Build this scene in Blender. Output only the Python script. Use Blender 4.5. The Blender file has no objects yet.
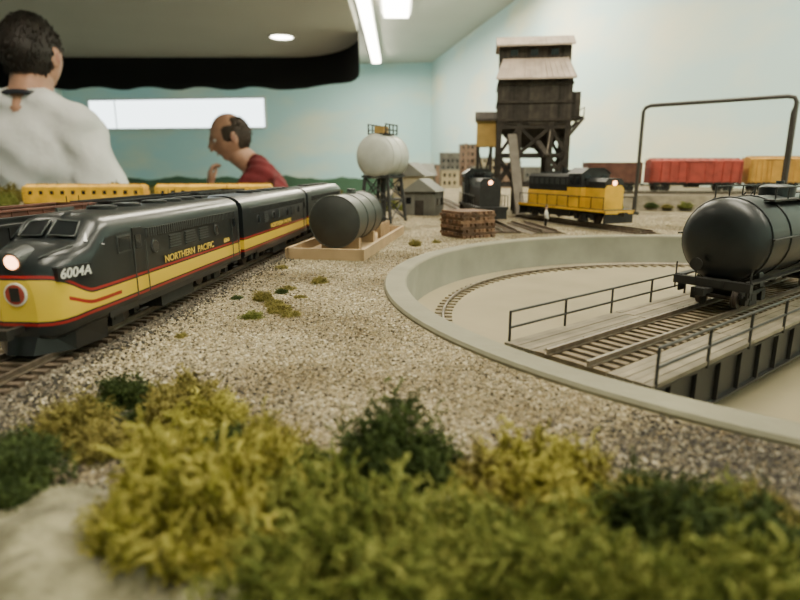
import bpy, bmesh, math, random
import numpy as np
from mathutils import Vector, Matrix
random.seed(7); rng=np.random.default_rng(7)
S=0.01
D=bpy.data; SC=bpy.context.scene
def link(o): SC.collection.objects.link(o); return o
# ---------------------------------------------------------------- materials
def mat(name,col,rough=0.6,metal=0.0,var=0.0,vscale=40,bump=0.0,bscale=200,emit=None,es=0,spec=0.5,island=0.0,detail=4,bdist=.001):
    m=D.materials.new(name); m.use_nodes=True; nt=m.node_tree; b=nt.nodes['Principled BSDF']
    b.inputs['Base Color'].default_value=(*col,1); b.inputs['Roughness'].default_value=rough
    b.inputs['Metallic'].default_value=metal; b.inputs['Specular IOR Level'].default_value=spec
    tc=nt.nodes.new('ShaderNodeTexCoord')
    if var>0:
        n=nt.nodes.new('ShaderNodeTexNoise'); n.inputs['Scale'].default_value=vscale; n.inputs['Detail'].default_value=detail
        nt.links.new(tc.outputs['Object'],n.inputs['Vector'])
        r=nt.nodes.new('ShaderNodeValToRGB'); r.color_ramp.elements[0].position=.3; r.color_ramp.elements[1].position=.7
        r.color_ramp.elements[0].color=(*[c*(1-var) for c in col],1); r.color_ramp.elements[1].color=(*[min(1,c*(1+var)) for c in col],1)
        nt.links.new(n.outputs['Fac'],r.inputs['Fac']); out=r.outputs['Color']
        if island>0:
            g=nt.nodes.new('ShaderNodeNewGeometry'); mr=nt.nodes.new('ShaderNodeMapRange')
            mr.inputs['To Min'].default_value=1-island; mr.inputs['To Max'].default_value=1+island
            nt.links.new(g.outputs['Random Per Island'],mr.inputs['Value'])
            h=nt.nodes.new('ShaderNodeHueSaturation'); nt.links.new(out,h.inputs['Color']); nt.links.new(mr.outputs['Result'],h.inputs['Value']); out=h.outputs['Color']
        nt.links.new(out,b.inputs['Base Color'])
    if bump>0:
        n2=nt.nodes.new('ShaderNodeTexNoise'); n2.inputs['Scale'].default_value=bscale; n2.inputs['Detail'].default_value=3
        nt.links.new(tc.outputs['Object'],n2.inputs['Vector'])
        bp=nt.nodes.new('ShaderNodeBump'); bp.inputs['Strength'].default_value=bump; bp.inputs['Distance'].default_value=bdist
        nt.links.new(n2.outputs['Fac'],bp.inputs['Height']); nt.links.new(bp.outputs['Normal'],b.inputs['Normal'])
    if emit: b.inputs['Emission Color'].default_value=(*emit,1); b.inputs['Emission Strength'].default_value=es
    return m
M=mat
BLK=M('loco_black',(.012,.013,.015),.3,var=.3,vscale=60)
BLKM=M('underframe_black',(.013,.012,.011),.6,var=.4,vscale=300)
ORY=M('car_yellow',(.70,.40,.025),.5,var=.2,vscale=60)
RED=M('boxcar_red',(.30,.04,.025),.6,var=.25,vscale=80)
BRN=M('boxcar_brown',(.11,.04,.025),.7,var=.3,vscale=80)
GLS=M('dark_glass',(.01,.012,.015),.08)
STL=M('rail_steel',(.24,.20,.16),.35,.8,var=.3,vscale=300)
TIE=M('tie_wood',(.075,.052,.033),.9,var=.4,vscale=200)
WHT=M('white_paint',(.75,.75,.7),.6)
SILV=M('tank_white',(.50,.51,.46),.45,var=.12,vscale=60)
WHL=M('wheel_steel',(.10,.08,.07),.5,.5)
LAMP=M('headlamp_glow',(1,.7,.4),.3,emit=(1,.42,.2),es=9)
# ---------------------------------------------------------------- mesh builder (units: cm)
class MB:
    def __init__(s): s.v=[];s.f=[];s.m=[];s.sm=[];s.mats=[]
    def mi(s,m):
        if m not in s.mats: s.mats.append(m)
        return s.mats.index(m)
    def add(s,vs,fs,m,T=None,smooth=False):
        o=len(s.v)
        if T is not None: vs=[T@Vector(v) for v in vs]
        s.v+= [tuple(v) for v in vs]; k=s.mi(m)
        for f in fs: s.f.append(tuple(i+o for i in f)); s.m.append(k); s.sm.append(smooth)
    def box(s,c,d,m,T=None,taper=1.0):
        x,y,z=d[0]/2,d[1]/2,d[2]/2; t=taper
        vs=[(-x,-y,-z),(x,-y,-z),(x,y,-z),(-x,y,-z),(-x*t,-y*t,z),(x*t,-y*t,z),(x*t,y*t,z),(-x*t,y*t,z)]
        vs=[(a+c[0],b+c[1],e+c[2]) for a,b,e in vs]
        s.add(vs,[(3,2,1,0),(4,5,6,7),(0,1,5,4),(1,2,6,5),(2,3,7,6),(3,0,4,7)],m,T)
    def beam(s,p0,p1,w,h,m,up=(0,0,1)):
        p0=Vector(p0);p1=Vector(p1);d=(p1-p0); L=d.length; d.normalize()
        u=Vector(up)
        if abs(d.dot(u))>.95: u=Vector((0,1,0))
        sd=d.cross(u).normalized(); u=sd.cross(d).normalized()
        T=Matrix((( d.x,sd.x,u.x,(p0.x+p1.x)/2),(d.y,sd.y,u.y,(p0.y+p1.y)/2),(d.z,sd.z,u.z,(p0.z+p1.z)/2),(0,0,0,1)))
        s.box((0,0,0),(L,w,h),m,T)
    def tube(s,pts,r,m,n=8,caps=True,closed=False,smooth=True):
        pts=[Vector(p) for p in pts]; N=len(pts)
        if not hasattr(r,'__len__'): r=[r]*N
        vs=[];pu=None
        for i,p in enumerate(pts):
            if closed: d=pts[(i+1)%N]-pts[i-1]
            else: d=pts[min(i+1,N-1)]-pts[max(i-1,0)]
            d.normalize()
            if pu is None:
                pu=Vector((0,0,1)) if abs(d.z)<.9 else Vector((1,0,0))
            a=d.cross(pu).normalized(); pu=a.cross(d).normalized()
            for k in range(n):
                t=2*math.pi*k/n; vs.append(p+a*math.cos(t)*r[i]+pu*math.sin(t)*r[i])
        fs=[]
        for i in range(N if closed else N-1):
            j=(i+1)%N
            for k in range(n):
                l=(k+1)%n; fs.append((i*n+k,i*n+l,j*n+l,j*n+k))
        s.add(vs,fs,m,smooth=smooth)
        if caps and not closed:
            s.add(vs[:n],[tuple(range(n))],m); s.add(vs[-n:],[tuple(reversed(range(n)))],m)
    def cyl(s,p0,p1,r,m,n=16,r1=None): s.tube([p0,p1],[r,r if r1 is None else r1],m,n)
    def ell(s,c,r,m,T=None,nu=16,nv=10):
        vs=[];fs=[]
        for i in range(nv+1):
            t=math.pi*i/nv
            for j in range(nu):
                p=2*math.pi*j/nu; vs.append((c[0]+r[0]*math.sin(t)*math.cos(p),c[1]+r[1]*math.sin(t)*math.sin(p),c[2]+r[2]*math.cos(t)))
        for i in range(nv):
            for j in range(nu):
                k=(j+1)%nu; fs.append((i*nu+j,(i+1)*nu+j,(i+1)*nu+k,i*nu+k))
        s.add(vs,fs,m,T,True)
    def loft(s,secs,m,smooth=True,cap0=True,cap1=True,closed=True):
        n=len(secs[0]);vs=[p for q in secs for p in q];fs=[]
        for i in range(len(secs)-1):
            for k in range(n if closed else n-1):
                l=(k+1)%n; fs.append((i*n+k,i*n+l,(i+1)*n+l,(i+1)*n+k))
        s.add(vs,fs,m,smooth=smooth)
        if cap0: s.add(secs[0],[tuple(reversed(range(n)))],m)
        if cap1: s.add(secs[-1],[tuple(range(n))],m)
    def obj(s,name,loc=(0,0,0),rot=0,parent=None,merge=False,fixn=True):
        me=D.meshes.new(name); me.from_pydata([(a*S,b*S,c*S) for a,b,c in s.v],[],s.f)
        for m in s.mats: me.materials.append(m)
        me.polygons.foreach_set('material_index',s.m); me.polygons.foreach_set('use_smooth',s.sm)
        if fixn:
            bm=bmesh.new(); bm.from_mesh(me)
            if merge: bmesh.ops.remove_doubles(bm,verts=bm.verts,dist=1e-6)
            bmesh.ops.recalc_face_normals(bm,faces=bm.faces); bm.to_mesh(me); bm.free()
        me.update(); o=link(D.objects.new(name,me)); o.location=[c*S for c in loc]; o.rotation_euler=(0,0,rot)
        if parent: o.parent=parent
        return o
def text(name,body,size,m,T,parent,sx=1,shear=0):
    c=D.curves.new(name,'FONT'); c.body=body; c.size=size*S; c.align_x='CENTER'; c.align_y='CENTER'; c.extrude=.00005; c.shear=shear; c.offset=.00006
    c.materials.append(m); o=link(D.objects.new(name,c)); o.parent=parent
    T=T.copy(); T.translation=T.translation*S; o.matrix_local=T@Matrix.Diagonal((sx,1,1,1)); return o
# ---------------------------------------------------------------- camera
H=7.0; TH=math.atan(130/570)
cd=D.cameras.new('camera'); cam=link(D.objects.new('camera',cd)); cam.location=(0,0,H*S); cam.rotation_euler=(math.pi/2-TH,0,0)
cd.sensor_width=36; cd.lens=570/800*36; cd.clip_start=.005; cd.clip_end=50
cd.dof.use_dof=True; cd.dof.focus_distance=.32; cd.dof.aperture_fstop=13
SC.camera=cam
# ---------------------------------------------------------------- room
FL=-120; CE=135
def wallmat(name,base,base2,hills=False):
    m=D.materials.new(name); m.use_nodes=True; nt=m.node_tree; b=nt.nodes['Principled BSDF']; b.inputs['Roughness'].default_value=.85
    tc=nt.nodes.new('ShaderNodeTexCoord'); mp=nt.nodes.new('ShaderNodeMapping'); mp.inputs['Scale'].default_value=(1,1,2.6)
    n=nt.nodes.new('ShaderNodeTexNoise'); n.inputs['Scale'].default_value=1.1; n.inputs['Detail'].default_value=6
    r=nt.nodes.new('ShaderNodeValToRGB'); r.color_ramp.elements[0].position=.45; r.color_ramp.elements[1].position=.72
    r.color_ramp.elements[0].color=(*base,1); r.color_ramp.elements[1].color=(*base2,1)
    nt.links.new(tc.outputs['Object'],mp.inputs[0]); nt.links.new(mp.outputs[0],n.inputs['Vector']); nt.links.new(n.outputs['Fac'],r.inputs['Fac'])
    out=r.outputs['Color']
    if hills:
        sp=nt.nodes.new('ShaderNodeSeparateXYZ'); nt.links.new(tc.outputs['Object'],sp.inputs[0])
        n2=nt.nodes.new('ShaderNodeTexNoise'); n2.inputs['Scale'].default_value=1.6; n2.inputs['Detail'].default_value=5
        cx=nt.nodes.new('ShaderNodeCombineXYZ'); nt.links.new(sp.outputs[0],cx.inputs[0]); nt.links.new(cx.outputs[0],n2.inputs['Vector'])
        a=nt.nodes.new('ShaderNodeMath'); a.operation='MULTIPLY_ADD'; a.inputs[1].default_value=.22; a.inputs[2].default_value=-.14
        nt.links.new(n2.outputs['Fac'],a.inputs[0])
        l=nt.nodes.new('ShaderNodeMath'); l.operation='LESS_THAN'; nt.links.new(sp.outputs[2],l.inputs[0]); nt.links.new(a.outputs[0],l.inputs[1])
        mx=nt.nodes.new('ShaderNodeMix'); mx.data_type='RGBA'; nt.links.new(l.outputs[0],mx.inputs[0]); nt.links.new(out,mx.inputs[6]); mx.inputs[7].default_value=(.06,.13,.08,1); out=mx.outputs[2]
    nt.links.new(out,b.inputs['Base Color']); return m
WB=wallmat('painted_sky_backdrop',(.47,.74,.78),(.70,.80,.70),True)
WR=wallmat('painted_sky_wall',(.54,.75,.76),(.82,.82,.64))
CEIL=M('ceiling_paint',(.60,.60,.54),.9,var=.03,vscale=2)
SOF=M('soffit_paint',(.62,.61,.54),.9,var=.03,vscale=2)
CARP=M('floor_carpet',(.14,.13,.12),.95,var=.3,vscale=30)
TRIM=M('trim_paint',(.7,.7,.66),.6)
def wall(name,p,q,m,th=5):
    p=Vector((*p,0));q=Vector((*q,0)); d=(q-p).normalized(); nrm=Vector((-d.y,d.x,0))
    b=MB(); a=[p,q,q+nrm*th,p+nrm*th]
    vs=[(v.x,v.y,FL) for v in a]+[(v.x,v.y,CE) for v in a]
    b.add(vs,[(3,2,1,0),(4,5,6,7),(0,1,5,4),(1,2,6,5),(2,3,7,6),(3,0,4,7)],m); b.obj(name)
    b=MB(); a=[p,q,q-nrm*1.2,p-nrm*1.2]; vs=[(v.x,v.y,FL) for v in a]+[(v.x,v.y,FL+9) for v in a]
    b.add(vs,[(3,2,1,0),(4,5,6,7),(0,1,5,4),(1,2,6,5),(2,3,7,6),(3,0,4,7)],TRIM); b.obj(name.replace('wall','baseboard'))
C1=(39,742);C2=(-450,800);C3=(-450,-150);C4=(209.7,-150)
wall('wall_right',C1,C4,WR); wall('wall_back',C2,C1,WB); wall('wall_left',C3,C2,WR); wall('wall_front',C4,C3,WR)
def slab(name,z0,z1,m,poly):
    b=MB(); n=len(poly); vs=[(x,y,z0) for x,y in poly]+[(x,y,z1) for x,y in poly]
    b.add(vs,[tuple(reversed(range(n))),tuple(range(n,2*n))]+[(i,(i+1)%n,(i+1)%n+n,i+n) for i in range(n)],m); return b.obj(name)
big=[(216,-156),(46,748),(-456,808),(-456,-156)]
slab('floor',FL-5,FL,CARP,big); slab('ceiling',CE,CE+5,CEIL,big)
WPN=M('window_daylight',(.8,.9,1),.5,emit=(.85,.97,1.0),es=4.5)
b=MB(); u=Vector((C2[0]-C1[0],C2[1]-C1[1],0)).normalized(); nn=Vector((-u.y,u.x,0))
if nn.y>0: nn=-nn
def wp(s,z,off): q=Vector((*C1,0))+u*s+nn*off; return (q.x,q.y,z)
s0,s1,z0,z1=213,455,60,97
b.add([wp(s0,z0,.6),wp(s1,z0,.6),wp(s1,z1,.6),wp(s0,z1,.6)],[(0,1,2,3)],WPN)
for a,c in [((s0,z0),(s1,z0)),((s0,z1),(s1,z1)),((s0,z0),(s0,z1)),((s1,z0),(s1,z1))]:
    b.beam(wp(a[0],a[1],1.5),wp(c[0],c[1],1.5),2.5,2.5,TRIM)
for q in (s0+205,): b.beam(wp(q,z0,1),wp(q,z1,1),1.5,1.5,TRIM)
b.obj('window_1')
arc=[(-27,-140),(-27,395)]
for i in range(1,8):
    t=i/8*math.pi/2; arc.append((-27-60*(1-math.cos(t)),395+83*math.sin(t)))
arc.append((-90,478))
slab('ceiling_soffit',93,100,SOF,arc+[(-445,478),(-445,-140)])
CLOTH=M('black_cloth',(.008,.008,.009),.95)
path=[(-26.5,392)]+[(x+.5,y+.5) for x,y in arc[2:]]
for i in range(1,60): path.append((-90-i*6,478.5))
b=MB(); vs=[]
rs=6
for i,(x,y) in enumerate(path):
    for k in range(rs+1):
        f=k/rs; w=.8*math.sin(i*1.7+k*.3)*f
        vs.append((x+w*.5,y+w,98-f*(28+1.2*math.sin(i*.9))))
fs=[(i*(rs+1)+k,(i+1)*(rs+1)+k,(i+1)*(rs+1)+k+1,i*(rs+1)+k+1) for i in range(len(path)-1) for k in range(rs)]
b.add(vs,fs,CLOTH,smooth=True); o=b.obj('valance_curtain'); sm=o.modifiers.new('s','SOLIDIFY'); sm.thickness=.006
LGT=M('lamp_diffuser',(1,1,1),.5,emit=(1,.95,.76),es=24)
def areal(name,loc,sx,sy,e,col=(1,.88,.64)):
    l=D.lights.new(name,'AREA'); l.shape='RECTANGLE'; l.size=sx*S; l.size_y=sy*S; l.energy=e; l.color=col
    o=link(D.objects.new(name,l)); o.location=[c*S for c in loc]; return o
def can(x,y,e):
    b=MB(); pts=[(x+8*math.cos(t*math.pi/12),y+8*math.sin(t*math.pi/12),92.6) for t in range(24)]
    b.tube(pts,.7,TRIM,6,closed=True); b.add([(p[0],p[1],92.7) for p in pts],[tuple(range(24))],LGT)
    o=b.obj('recessed_downlight'); l=D.lights.new('downlight_lamp','SPOT'); l.energy=e; l.spot_size=2.4; l.spot_blend=.8; l.shadow_soft_size=.07; l.color=(1,.86,.66)
    q=link(D.objects.new('downlight_lamp',l)); q.location=(x*S,y*S,.91); q.parent=o
for x,y,e in [(-78,405,10),(-100,150,17),(-230,190,12),(-90,60,7)]: can(x,y,e)  # first can is in view; the others are added to light under the soffit
def fluo(x,y0,y1,w,e):
    b=MB(); b.box((x,(y0+y1)/2,CE-3),(w,y1-y0,6),TRIM); b.box((x,(y0+y1)/2,CE-7),(w*.8,y1-y0-4,3),LGT); o=b.obj('fluorescent_fixture')
    a=areal('fluorescent_lamp',(x,(y0+y1)/2,CE-9),w*.8,y1-y0-4,e); a.parent=o
fluo(-27,440,700,11,42); fluo(-3,445,500,24,22)
fluo(60,300,420,20,24); fluo(70,60,180,20,11); fluo(0,-60,60,20,8.5); fluo(120,-90,30,20,6); fluo(-8,150,270,20,16)
# ---------------------------------------------------------------- layout table & terrain
PC=(25.4,35.1); RO=26.4; RI=25.0; PD=-2.6
LP=[(-92,4),(179,4),(98,430),(12,430),(-8,150),(-92,150)]
slab('layout_table',-14,-2.95,M('benchwork_wood',(.25,.17,.1),.7,var=.2,vscale=10),LP)
b=MB(); LEG=M('leg_wood',(.3,.2,.12),.7)
for x,y in [(-86,10),(-86,144),(-10,144),(60,12),(160,12),(20,400),(92,415),(120,220)]: b.box((x,y,(FL-14)/2),(7,7,-14-FL),LEG)
b.obj('table_legs')
def noise_mul(nt,col,tc,scale,lo,hi,dark):
    n=nt.nodes.new('ShaderNodeTexNoise'); n.inputs['Scale'].default_value=scale; n.inputs['Detail'].default_value=5; nt.links.new(tc.outputs['Object'],n.inputs['Vector'])
    r2=nt.nodes.new('ShaderNodeValToRGB'); r2.color_ramp.elements[0].position=lo; r2.color_ramp.elements[1].position=hi
    r2.color_ramp.elements[0].color=(*dark,1); r2.color_ramp.elements[1].color=(1,1,1,1); nt.links.new(n.outputs['Fac'],r2.inputs['Fac'])
    mx=nt.nodes.new('ShaderNodeMix'); mx.data_type='RGBA'; mx.blend_type='MULTIPLY'; mx.inputs[0].default_value=1
    nt.links.new(col,mx.inputs[6]); nt.links.new(r2.outputs[0],mx.inputs[7]); return mx.outputs[2]
def gravelmat(name,k=1):
    m=D.materials.new(name); m.use_nodes=True; nt=m.node_tree; b=nt.nodes['Principled BSDF']; b.inputs['Roughness'].default_value=.9
    tc=nt.nodes.new('ShaderNodeTexCoord'); v=nt.nodes.new('ShaderNodeTexVoronoi'); v.inputs['Scale'].default_value=750
    nt.links.new(tc.outputs['Object'],v.inputs['Vector'])
    sp=nt.nodes.new('ShaderNodeSeparateColor'); nt.links.new(v.outputs['Color'],sp.inputs[0])
    r=nt.nodes.new('ShaderNodeValToRGB'); e=r.color_ramp.elements; e[0].color=(.07*k,.055*k,.032*k,1); e[1].color=(.44*k,.38*k,.26*k,1)
    for p,c in [(.35,(.18,.145,.085)),(.65,(.29,.24,.15))]: q=e.new(p); q.color=(*[x*k for x in c],1)
    nt.links.new(sp.outputs[0],r.inputs['Fac'])
    nt.links.new(noise_mul(nt,r.outputs[0],tc,12,.38,.6,(.5,.47,.4)),b.inputs['Base Color'])
    bp=nt.nodes.new('ShaderNodeBump'); bp.inputs['Strength'].default_value=.9; bp.inputs['Distance'].default_value=.001; bp.invert=True
    nt.links.new(v.outputs['Distance'],bp.inputs['Height']); nt.links.new(bp.outputs[0],b.inputs['Normal'])
    return m
GR=gravelmat('gravel_ground')
NC=128
bm=bmesh.new()
def loop(pts,z):
    vs=[bm.verts.new((x*S,y*S,z*S)) for x,y in pts]; es=[bm.edges.new((vs[i],vs[(i+1)%len(vs)])) for i in range(len(vs))]; return vs,es
ov,oe=loop(LP,0)
cv,ce=loop([(PC[0]+(RO-.2)*math.cos(2*math.pi*i/NC),PC[1]+(RO-.2)*math.sin(2*math.pi*i/NC)) for i in range(NC)],0)
bmesh.ops.triangle_fill(bm,use_beauty=True,use_dissolve=False,edges=oe+ce,normal=(0,0,1))
lo=[bm.verts.new((v.co.x,v.co.y,-2.95*S)) for v in ov]
for i in range(len(ov)): j=(i+1)%len(ov); bm.faces.new((ov[i],lo[i],lo[j],ov[j]))
for f in bm.faces:
    if abs(f.normal.z)>.5 and f.normal.z<0: f.normal_flip()
me=D.meshes.new('layout_terrain'); bm.to_mesh(me); bm.free(); me.materials.append(GR); link(D.objects.new('layout_terrain',me))
EMB=M('embankment_earth',(.12,.10,.065),.95,var=.4,vscale=60,bump=.5,bscale=300)
b=MB(); poly=[(30,103),(52,98),(120,96),(150,110),(150,135),(40,135),(28,118)]
c=Vector((85,115)); top=[( c.x+(x-c.x)*.97, c.y+(y-c.y)*.84) for x,y in poly]; n=len(poly)
b.add([(x,y,0) for x,y in poly]+[(x,y,2.6) for x,y in top],[tuple(range(n,2*n))]+[(i,(i+1)%n,(i+1)%n+n,i+n) for i in range(n)],EMB); b.obj('track_embankment')
def tp(Y,off=0): return (-12.45+.08*(Y-34)+off,Y)
def grains(name,N,kind,size,mm):
    P=[]; tot=0
    while tot<N:
        k=200000
        if kind=='main':
            y=rng.uniform(8,90,k); x=rng.uniform(-22,60,k); w=np.minimum(1,(22/y)**1.3); ok=(rng.random(k)<w)&(abs(x)<y*.78+1)
            ok&=(abs(x-(-12.45+.08*(y-34)))>1.75)
        elif kind=='track':
            y=8+rng.random(k)**1.6*100; x=-12.45+.08*(y-34)+rng.normal(0,1.35,k); ok=(abs(x-(-12.45+.08*(y-34)))>1.0)
        else:
            a=rng.random(k)<.65; x=np.where(a,rng.normal(10.8,3.6,k),rng.normal(-8.5,2.4,k)); y=np.where(a,rng.normal(12.7,1.4,k),rng.normal(14.5,2.2,k)); ok=(y>8)
        ok&=(np.hypot(x-PC[0],y-PC[1])>RO+.1)
        q=np.stack([x[ok],y[ok]],1); P.append(q); tot+=len(q)
    P=np.concatenate(P)[:N]; s=rng.uniform(.45,1.3,N)*size
    oc=np.array([(1,0,0),(-1,0,0),(0,1,0),(0,-1,0),(0,0,1),(0,0,-1)],float)
    V=oc[None]*rng.uniform(.55,1.2,(N,6,1))+rng.normal(0,.15,(N,6,3)); a=rng.uniform(0,6.28,N); ca,sa=np.cos(a)[:,None],np.sin(a)[:,None]
    X=V[...,0]*ca-V[...,1]*sa; Y=V[...,0]*sa+V[...,1]*ca; Z=V[...,2]*.7
    V=np.stack([X,Y,Z],-1)*s[:,None,None]; V[...,0]+=P[:,0,None]; V[...,1]+=P[:,1,None]; V[...,2]+=(s*.2)[:,None]
    if kind=='track': V[...,2]+=.07
    tf=np.array([(0,2,4),(2,1,4),(1,3,4),(3,0,4),(2,0,5),(1,2,5),(3,1,5),(0,3,5)])
    F=(tf[None]+6*np.arange(N)[:,None,None]).reshape(-1,3)
    me=D.meshes.new(name); me.from_pydata((V.reshape(-1,3)*S).tolist(),[],F.tolist()); me.materials.append(mm); me.update()
    return link(D.objects.new(name,me))
def grainmat(name,stops,noise=True):
    gm=D.materials.new(name); gm.use_nodes=True; nt=gm.node_tree; g=nt.nodes.new('ShaderNodeNewGeometry'); r=nt.nodes.new('ShaderNodeValToRGB'); r.color_ramp.interpolation='CONSTANT'
    e=r.color_ramp.elements; e[0].color=(*stops[0][1],1); e[1].position=stops[-1][0]; e[1].color=(*stops[-1][1],1)
    for p,c in stops[1:-1]: q=e.new(p); q.color=(*c,1)
    nt.links.new(g.outputs['Random Per Island'],r.inputs[0]); tc=nt.nodes.new('ShaderNodeTexCoord'); bs=nt.nodes['Principled BSDF']; bs.inputs['Roughness'].default_value=.85
    nt.links.new(noise_mul(nt,r.outputs[0],tc,12,.36,.55,(.5,.45,.37)) if noise else r.outputs[0],bs.inputs['Base Color']); return gm
GM=grainmat('gravel_grain',[(0,(.07,.055,.033)),(.12,(.20,.16,.09)),(.28,(.35,.285,.17)),(.50,(.45,.375,.235)),(.76,(.29,.25,.175)),(.9,(.60,.54,.40))])
GMD=grainmat('dark_grit',[(0,(.02,.017,.013)),(.4,(.05,.042,.03)),(.7,(.10,.08,.055)),(.9,(.28,.25,.19))],False)
grains('gravel_ballast',95000,'main',.068,GM)
grains('track_cinders',22000,'track',.075,GMD)
grains('dark_grit_patch',20000,'grit',.075,GMD)
# ---------------------------------------------------------------- turntable pit
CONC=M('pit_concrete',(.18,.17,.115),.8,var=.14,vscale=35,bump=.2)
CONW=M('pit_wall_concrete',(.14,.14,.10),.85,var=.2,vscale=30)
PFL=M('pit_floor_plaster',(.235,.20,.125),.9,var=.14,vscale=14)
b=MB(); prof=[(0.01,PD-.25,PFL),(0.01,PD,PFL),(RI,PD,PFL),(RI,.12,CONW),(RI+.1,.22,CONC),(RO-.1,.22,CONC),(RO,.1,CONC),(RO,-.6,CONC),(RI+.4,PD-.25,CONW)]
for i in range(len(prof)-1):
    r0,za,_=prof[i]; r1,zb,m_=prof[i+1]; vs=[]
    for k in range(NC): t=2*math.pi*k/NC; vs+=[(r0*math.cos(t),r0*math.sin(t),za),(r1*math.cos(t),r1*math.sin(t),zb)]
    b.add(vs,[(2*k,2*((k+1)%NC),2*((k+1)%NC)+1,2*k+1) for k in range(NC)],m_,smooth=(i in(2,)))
RTIE=M('ring_tie',(.15,.12,.075),.9,var=.3,vscale=150)
for k in range(150):
    t=2*math.pi*k/150; T=Matrix.Rotation(t,4,'Z'); b.box((22.6,0,PD+.05),(1.2,.3,.1),RTIE,T)
b.tube([(22.6*math.cos(2*math.pi*k/NC),22.6*math.sin(2*math.pi*k/NC),PD+.2) for k in range(NC)],.1,STL,6,closed=True)
b.obj('turntable_pit',(*PC,0),merge=True)
BA=math.radians(38.6)
DECK=M('deck_planks',(.17,.145,.10),.85,var=.25,vscale=90,island=.25); GIR=M('girder_black',(.02,.02,.019),.5)
RT=.5
def rails(b,x0,x1,y=0,z=0,tm=TIE,tl=2.9):
    L=x1-x0; n=int(L/.62)
    for i in range(n): b.box((x0+(i+.5)*L/n,y,z+.13),(.3,tl,.2),tm)
    for sgn in (-1,1):
        b.box(((x0+x1)/2,y+sgn*.86,z+.26),(L,.2,.05),STL); b.box(((x0+x1)/2,y+sgn*.86,z+.36),(L,.06,.2),STL); b.box(((x0+x1)/2,y+sgn*.86,z+.46),(L,.12,.07),STL)
b=MB(); BL=24.8
for sy in (-1,1):
    b.box((0,sy*2.7,-1.05),(2*BL-2.4,.12,1.7),GIR)
    b.box((0,sy*2.7,-.2),(2*BL-1.5,.5,.1),GIR); b.box((0,sy*2.7,-1.9),(2*BL-3,.5,.1),GIR)
    for i in range(24): b.box((-BL+2+i*(2*BL-4)/23,sy*2.7,-1.05),(.1,.45,1.6),GIR)
    for j in range(5):
        yy=sy*(1.65+.33*j)
        for k in range(6): b.box((-BL+.2+(k+.5)*(2*BL-.4)/6,yy,.1+.01*((j+k)%2)),((2*BL-.4)/6-.05,.3,.16),DECK)
    ys=sy*3.1
    np_=14
    for i in range(np_): 
        x=-BL+.5+i*(2*BL-1)/(np_-1); b.tube([(x,ys,-.1),(x,ys,1.45)],.06,GIR,6)
    for zz in (.75,1.42): b.tube([(-BL+.5,ys,zz),(BL-.5,ys,zz)],.055,GIR,6)
for i in range(30): b.box((-BL+1+i*(2*BL-2)/29,0,-.35),(.25,5.3,.45),GIR)
rails(b,-BL,BL,0,0,tm=M('bridge_tie',(.15,.115,.07),.9,var=.3,vscale=150),tl=3.0)
b.cyl((0,0,PD),(0,0,-.5),1.6,GIR,20)
for sx in (-1,1):
    b.box((sx*22.6,0,-1.5),(1.2,4.6,.6),GIR)
    for sy in (-1,1): b.cyl((sx*22.6-.15,sy*1.5,-1.87),(sx*22.6+.15,sy*1.5,-1.87),.42,WHL,14)
b.obj('turntable_bridge',(*PC,0),BA)
# ---------------------------------------------------------------- tracks
BED=M('ballast_bed',(.10,.08,.055),.95,var=.5,vscale=500,bump=.9,bscale=900)
def track(name,p,q,z=0):
    p=Vector(p);q=Vector(q); d=q-p; L=d.length; b=MB()
    b.loft([[(-L/2,-2.2,z),(-L/2,-1.7,z+.1),(-L/2,1.7,z+.1),(-L/2,2.2,z)],[(L/2,-2.2,z),(L/2,-1.7,z+.1),(L/2,1.7,z+.1),(L/2,2.2,z)]],BED,False)
    rails(b,-L/2,L/2,0,z); m=(p+q)/2
    return b.obj(name,(m.x,m.y,0),math.atan2(d.y,d.x))
LA=(22.6,76.5); ld=Vector((8,-22)).normalized()
track('railroad_track',tp(8),tp(145)); track('railroad_track',tp(14,-7.2),tp(110,-7.2)); track('railroad_track',tp(22,-12.5),tp(110,-12.5))
track('railroad_track',(LA[0]+ld.x*14,LA[1]+ld.y*14),(LA[0]-ld.x*12,LA[1]-ld.y*12)); track('railroad_track',(12.3,64.4),(9.8,140)); track('railroad_track',(44,56.6),(62,88))
track('railroad_track',(16.8,64),(15.6,76)); track('railroad_track',(-80,90),(-13.5,97)); track('railroad_track',(36,112),(140,106),2.6)
# ---------------------------------------------------------------- rolling stock
def truck(b,x,wb=1.55,r=.5,fm=BLKM,hw=1.1):
    for dx in (-wb*.65,wb*.65):
        for sy in (-1,1):
            b.cyl((x+dx,sy*.78,RT+r),(x+dx,sy*.95,RT+r),r,WHL,16); b.cyl((x+dx,sy*.7,RT+r),(x+dx,sy*.78,RT+r),r+.06,WHL,16)
            b.box((x+dx,sy*(hw+.05),RT+r),(.45,.25,.45),fm)
        b.cyl((x+dx,-1,RT+r),(x+dx,1,RT+r),.1,WHL,8)
    for sy in (-1,1):
        b.box((x,sy*hw,RT+r+.25),(wb*1.3+.9,.16,.22),fm); b.box((x,sy*hw,RT+r-.1),(.9,.2,.5),fm,taper=.8)
        b.box((x,sy*(hw+.05),RT+r+.05),(.5,.12,.35),fm)
    b.box((x,0,RT+r+.1),(.7,2.1,.35),fm)
def coupler(b,x,s):
    b.box((x+s*.45,0,RT+.95),(.9,.25,.22),BLKM); b.box((x+s*.95,.05,RT+.95),(.3,.4,.36),BLKM)
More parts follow.
